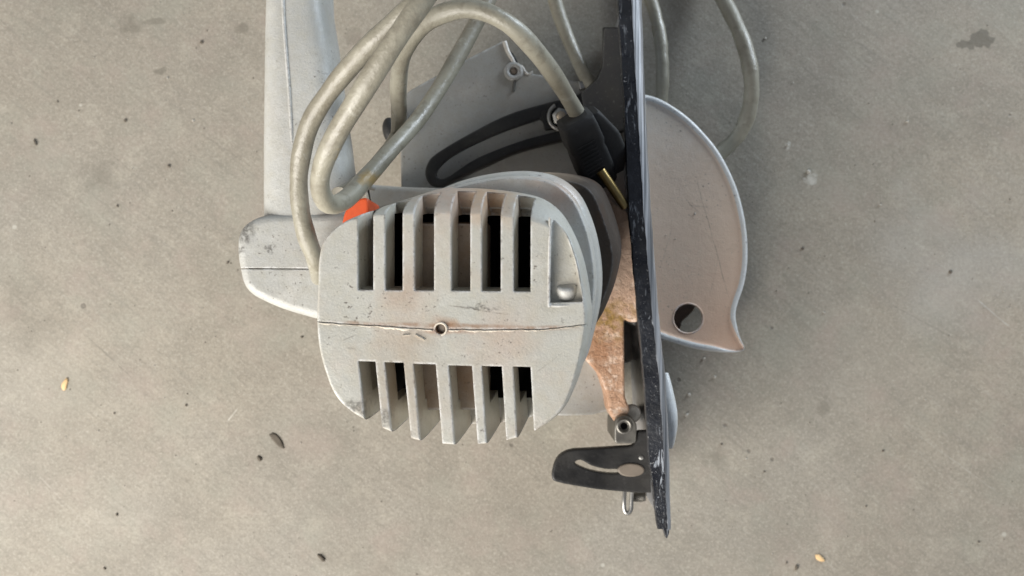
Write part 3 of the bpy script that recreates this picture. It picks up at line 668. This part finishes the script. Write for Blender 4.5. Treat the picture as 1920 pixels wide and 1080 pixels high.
# moulded ridge along the handle
bm = new_bm(); tube(bm, catmull([P(529, -60, zs-.0002), P(532, 30, zs-.0002), P(537, 100, zs-.0002), P(543, 180, zs-.0002), P(547, 250, zs-.0004), P(549, 275, zs-.0011)], 6), .0009, 8); finish('mould_line', bm, M['handle'], ho)
# lower block of the handle: two halves meeting at a seam
zb_ = .1665
for side_ in (1, -1):                        # moulded in two halves that meet at a seam
    bm = new_bm()
    prism(bm, rounded([(443, 480), (444, 430), (484, 402), (660, 398), (670, 430), (670, 622), (598, 600), (520, 578), (456, 546)], [20, 28, 28, 26, 26, 28, 28, 34, 28], 8), zb_, zb_-.055, .0040)
    bmesh.ops.recalc_face_normals(bm, faces=bm.faces[:])
    q0, q1 = P(443, 503.3, zb_), P(660, 505.0, zb_); nn = Vector((-(q1-q0).y, (q1-q0).x, 0)).normalized()*side_
    r_ = bmesh.ops.bisect_plane(bm, geom=bm.verts[:]+bm.edges[:]+bm.faces[:], plane_co=q0+nn*.00022, plane_no=nn, clear_inner=True, dist=1e-7)
    bmesh.ops.holes_fill(bm, edges=[g_ for g_ in r_['geom_cut'] if isinstance(g_, bmesh.types.BMEdge)])
    finish('handle_block', bm, M['handle'], root, angle=50)
bm = new_bm(); prism(bm, [(465, 495), (655, 495), (655, 515), (468, 515)], zb_-.0016, zb_-.05); finish('seam_core', bm, M['inner'], root)
# trigger and its guard web
bm = new_bm(); prism(bm, rounded([(640, 424), (646, 396), (662, 376), (691, 368), (692, 392), (684, 424)], [8, 10, 12, 12, 6, 8], 5), .184, .150, .0012); finish('trigger', bm, M['orange'], root)
bm = new_bm(); tube(bm, catmull([P(636, 290, .145), P(644, 318, .140), P(658, 333, .125), P(676, 342, .110), P(700, 352, .095)], 8), .0018, 12); finish('trigger_guard', bm, M['handle'], root)

# --- power cord ---------------------------------------------------------
RC = .0043
def cordseg(pts, r=RC, n=10):
    bm = new_bm(); q = catmull([P(*p) for p in pts], n); ph = pts[0][0]; rr = lambda t: r*(1+.035*math.sin(t*31+ph)+.025*math.sin(t*73+ph)); tube(bm, q, rr, 16); return bm
co = [finish('power_cord', cordseg([(600, 530, .160), (592, 490, .178), (574, 440, .186), (562, 380, .190), (562, 310, .196), (580, 235, .205), (618, 172, .216), (668, 112, .228), (725, 55, .238), (785, 0, .245), (850, -60, .245), (900, -140, .22), (940, -180, .17), (930, -190, .10)]), M['cord'], root)]
cb = [(900, -180, .24), (850, -90, .262), (800, -10, .268), (755, 55, .268), (712, 120, .264), (668, 190, .256), (632, 250, .246), (606, 308, .236), (600, 352, .226), (616, 382, .214), (648, 374, .200), (690, 330, .180), (738, 276, .160), (783, 225, .145), (822, 168, .135), (856, 110, .128), (888, 52, .122), (915, 0, .118), (940, -50, .11), (1000, -120, .09), (1030, -60, .05), (1040, 0, .045), (1060, 60, .045), (1086, 120, .050), (1107, 160, .054), (1125, 190, .050)]
co.append(finish('power_cord', cordseg(cb), M['cord'], root))
cc = [(636, 368, .180), (660, 354, .166), (692, 326, .150), (722, 292, .132), (741, 264, .116), (747, 245, .115), (748, 200, .130), (747, 155, .150), (758, 97, .172), (795, 46, .190), (848, 20, .200), (902, 20, .204), (960, 50, .202), (1008, 100, .190), (1046, 152, .172), (1078, 206, .152), (1092, 232, .142)]
co.append(finish('power_cord', cordseg(cc), M['cord'], root))
co.append(finish('power_cord', cordseg([(1160, -120, .006), (1195, -60, .006), (1220, 0, .010), (1236, 60, .014), (1242, 120, .016), (1240, 190, .014), (1225, 260, .012)]), M['cord'], root))
co.append(finish('power_cord', cordseg([(1290, -120, .006), (1330, -50, .008), (1362, 10, .020), (1392, 75, .030), (1408, 140, .034), (1406, 200, .030), (1388, 248, .026), (1356, 282, .022), (1315, 310, .016), (1270, 330, .014)], .0050), M['cord'], root))

# plug: moulded body tapering to the blades, ribbed grip, brass pins
pa = P(1078, 224, .152); pb = P(1124, 338, .126); pax = (pb-pa).normalized()
side = pax.cross(Vector((0, 0, 1))).normalized(); upv = side.cross(pax).normalized()
def sect(t, w_, h_, sq=3.0, n=28, shift=0.0):
    c = pa+(pb-pa)*t+side*shift; r = []; w_ *= 1.12
    for k in range(n):
        a = 2*math.pi*k/n; cx, sy = math.cos(a), math.sin(a)
        r.append(c+side*w_*math.copysign(abs(cx)**(2/sq), cx)+upv*h_*math.copysign(abs(sy)**(2/sq), sy))
    return r
bm = new_bm()
loft(bm, [sect(-.04, .0058, .0055, 3), sect(-.01, .0078, .0068, 6), sect(.10, .0082, .0074, 8), sect(.34, .0086, .0076, 8), sect(.42, .0078, .0074, 8), sect(.50, .0082, .0076, 8), sect(.75, .0084, .0078, 8), sect(.98, .0076, .0072, 8), sect(1.03, .0068, .0064, 6)])
pl = finish('plug', bm, M['rubber'], root, angle=40); 
bm = new_bm()
loft(bm, [sect(.0, .0030, .0040, 6, shift=-.0085), sect(.10, .0044, .0056, 6, shift=-.0090), sect(.40, .0060, .0058, 6, shift=-.0115), sect(.72, .0062, .0058, 6, shift=-.0120), sect(.95, .0040, .0052, 6, shift=-.0095)])
finish('plug_shoulder', bm, M['rubber'], pl, angle=40)
for k in range(9):
    t = .28+k*.058; bm = new_bm(); c = pa+(pb-pa)*t+upv*(.0078+.0004)+side*.0012
    rot = Matrix((side, pax, upv)).transposed()
    mbox(bm, c, .0100, .0007, .0004, rot.to_quaternion()); finish('grip_rib', bm, M['rubber'], pl, smooth=False)
p0 = P(1126, 320, .140); p1 = P(1174, 390, .137); bm = new_bm(); cyl(bm, p0, p1, .0026, .0025, n=18, bev=.0012); finish('prong', bm, M['brass'], pl)


# ------------------------------------------------------------------ loose bits on the floor
def flake(px, py, l, wd, ang, mat, name, label, cat, thick=.0012):
    bm = new_bm(); c = P(px, py, 0); n = 12; a = math.radians(ang); rings = []
    sh = [1+random.uniform(-.18, .18) for _ in range(n)]
    for (s, z) in ((.7, thick), (1, thick*.5), (.95, .0002)):
        r = []
        for k in range(n):
            t = 2*math.pi*k/n; x = math.cos(t)*l*s*sh[k]; y = math.sin(t)*wd*s*sh[k]
            r.append(c+Vector((x*math.cos(a)-y*math.sin(a), x*math.sin(a)+y*math.cos(a), z*(1+.2*math.cos(t)))))
        rings.append(r)
    loft(bm, rings); o = finish(name, bm, mat, angle=60)
    o.data.transform(Matrix.Translation(-c)); o.location = c
    if label: o['label'] = label; o['category'] = cat; o['group'] = cat+'s lying on the concrete'
    return o
flake(122, 721, .0044, .0018, 75, M['wood'], 'wood_chip', 'pale tan wood chip on the concrete left of the saw', 'wood chip')
flake(1537, 1046, .0038, .0019, -35, M['wood'], 'wood_chip', 'pale tan oval chip on the concrete below the saw, right of the base plate', 'wood chip')
flake(520, 826, .0068, .0026, -48, M['leaf'], 'leaf_fragment', 'largest dark leaf scrap on the concrete, below and left of the motor', 'leaf fragment', .0008)
flake(487, 860, .0022, .0014, -60, M['leaf'], 'dirt_crumb', 'small dark crumb just below the largest dark leaf scrap, lower left of the motor', 'crumb')
flake(603, 1046, .0038, .0013, -45, M['leaf'], 'dirt_crumb', 'long dark crumb near the bottom of the concrete, below the motor', 'crumb')
flake(67, 267, .0023, .0008, -70, M['leaf'], 'dirt_crumb', 'thin dark crumb on the concrete far to the left of the handle', 'crumb')
flake(1493, 1064, .0020, .0011, 75, M['leaf'], 'dirt_crumb', 'small dark crumb just left of the pale oval chip', 'crumb')
bm = new_bm()
random.seed(3)
fixed = [(1701, 228, .0013), (1651, 384, .001), (1435, 72, .001), (1320, 672, .0014), (1340, 707, .0012), (1292, 740, .0013), (1287, 778, .0018), (1300, 560, .001), (1516, 322, .0018), (1477, 272, .0011), (1399, 860, .0008), (314, 146, .001), (1545, 586, .0008), (362, 226, .001)]
pts = fixed+[(random.uniform(0, 1920), random.uniform(0, 1080), random.uniform(.00025, .0006)) for _ in range(150)]
for x, y, r in pts:
    c = P(x, y, r*.5); bmesh.ops.create_icosphere(bm, subdivisions=1, radius=r, matrix=Matrix.Translation(c) @ Matrix.Rotation(random.uniform(0, 6), 4, 'Z') @ Matrix.Diagonal((1, random.uniform(.5, 1), .6, 1)))
gr = finish('pale_grit', bm, M['grit'], smooth=False); gr['kind'] = 'stuff'; gr['label'] = 'scattered pale grit and sawdust specks on the concrete'; gr['category'] = 'grit'
bm = new_bm()
fixed = [(1505, 466, .0012), (1782, 510, .0014), (535, 118, .0012), (108, 190, .0009), (378, 79, .0014), (235, 226, .0013), (317, 311, .0014), (427, 492, .0013), (220, 386, .0011), (219, 965, .0012), (196, 1066, .0012), (349, 760, .0010), (214, 775, .0009), (1433, 884, .0009), (1656, 845, .0009), (1624, 949, .0009), (1835, 1016, .001), (1353, 833, .001), (1475, 1055, .001), (566, 632, .0011)]
pts = fixed+[(random.uniform(0, 1920), random.uniform(0, 1080), random.uniform(.0002, .00055)) for _ in range(240)]
for x, y, r in pts:
    c = P(x, y, r*.3); bmesh.ops.create_icosphere(bm, subdivisions=1, radius=r, matrix=Matrix.Translation(c) @ Matrix.Rotation(random.uniform(0, 6), 4, 'Z') @ Matrix.Diagonal((1, random.uniform(.5, 1), .5, 1)))
gd = finish('dark_grit', bm, M['leaf'], smooth=False); gd['kind'] = 'stuff'; gd['label'] = 'scattered dark specks of dirt on the concrete'; gd['category'] = 'grit'
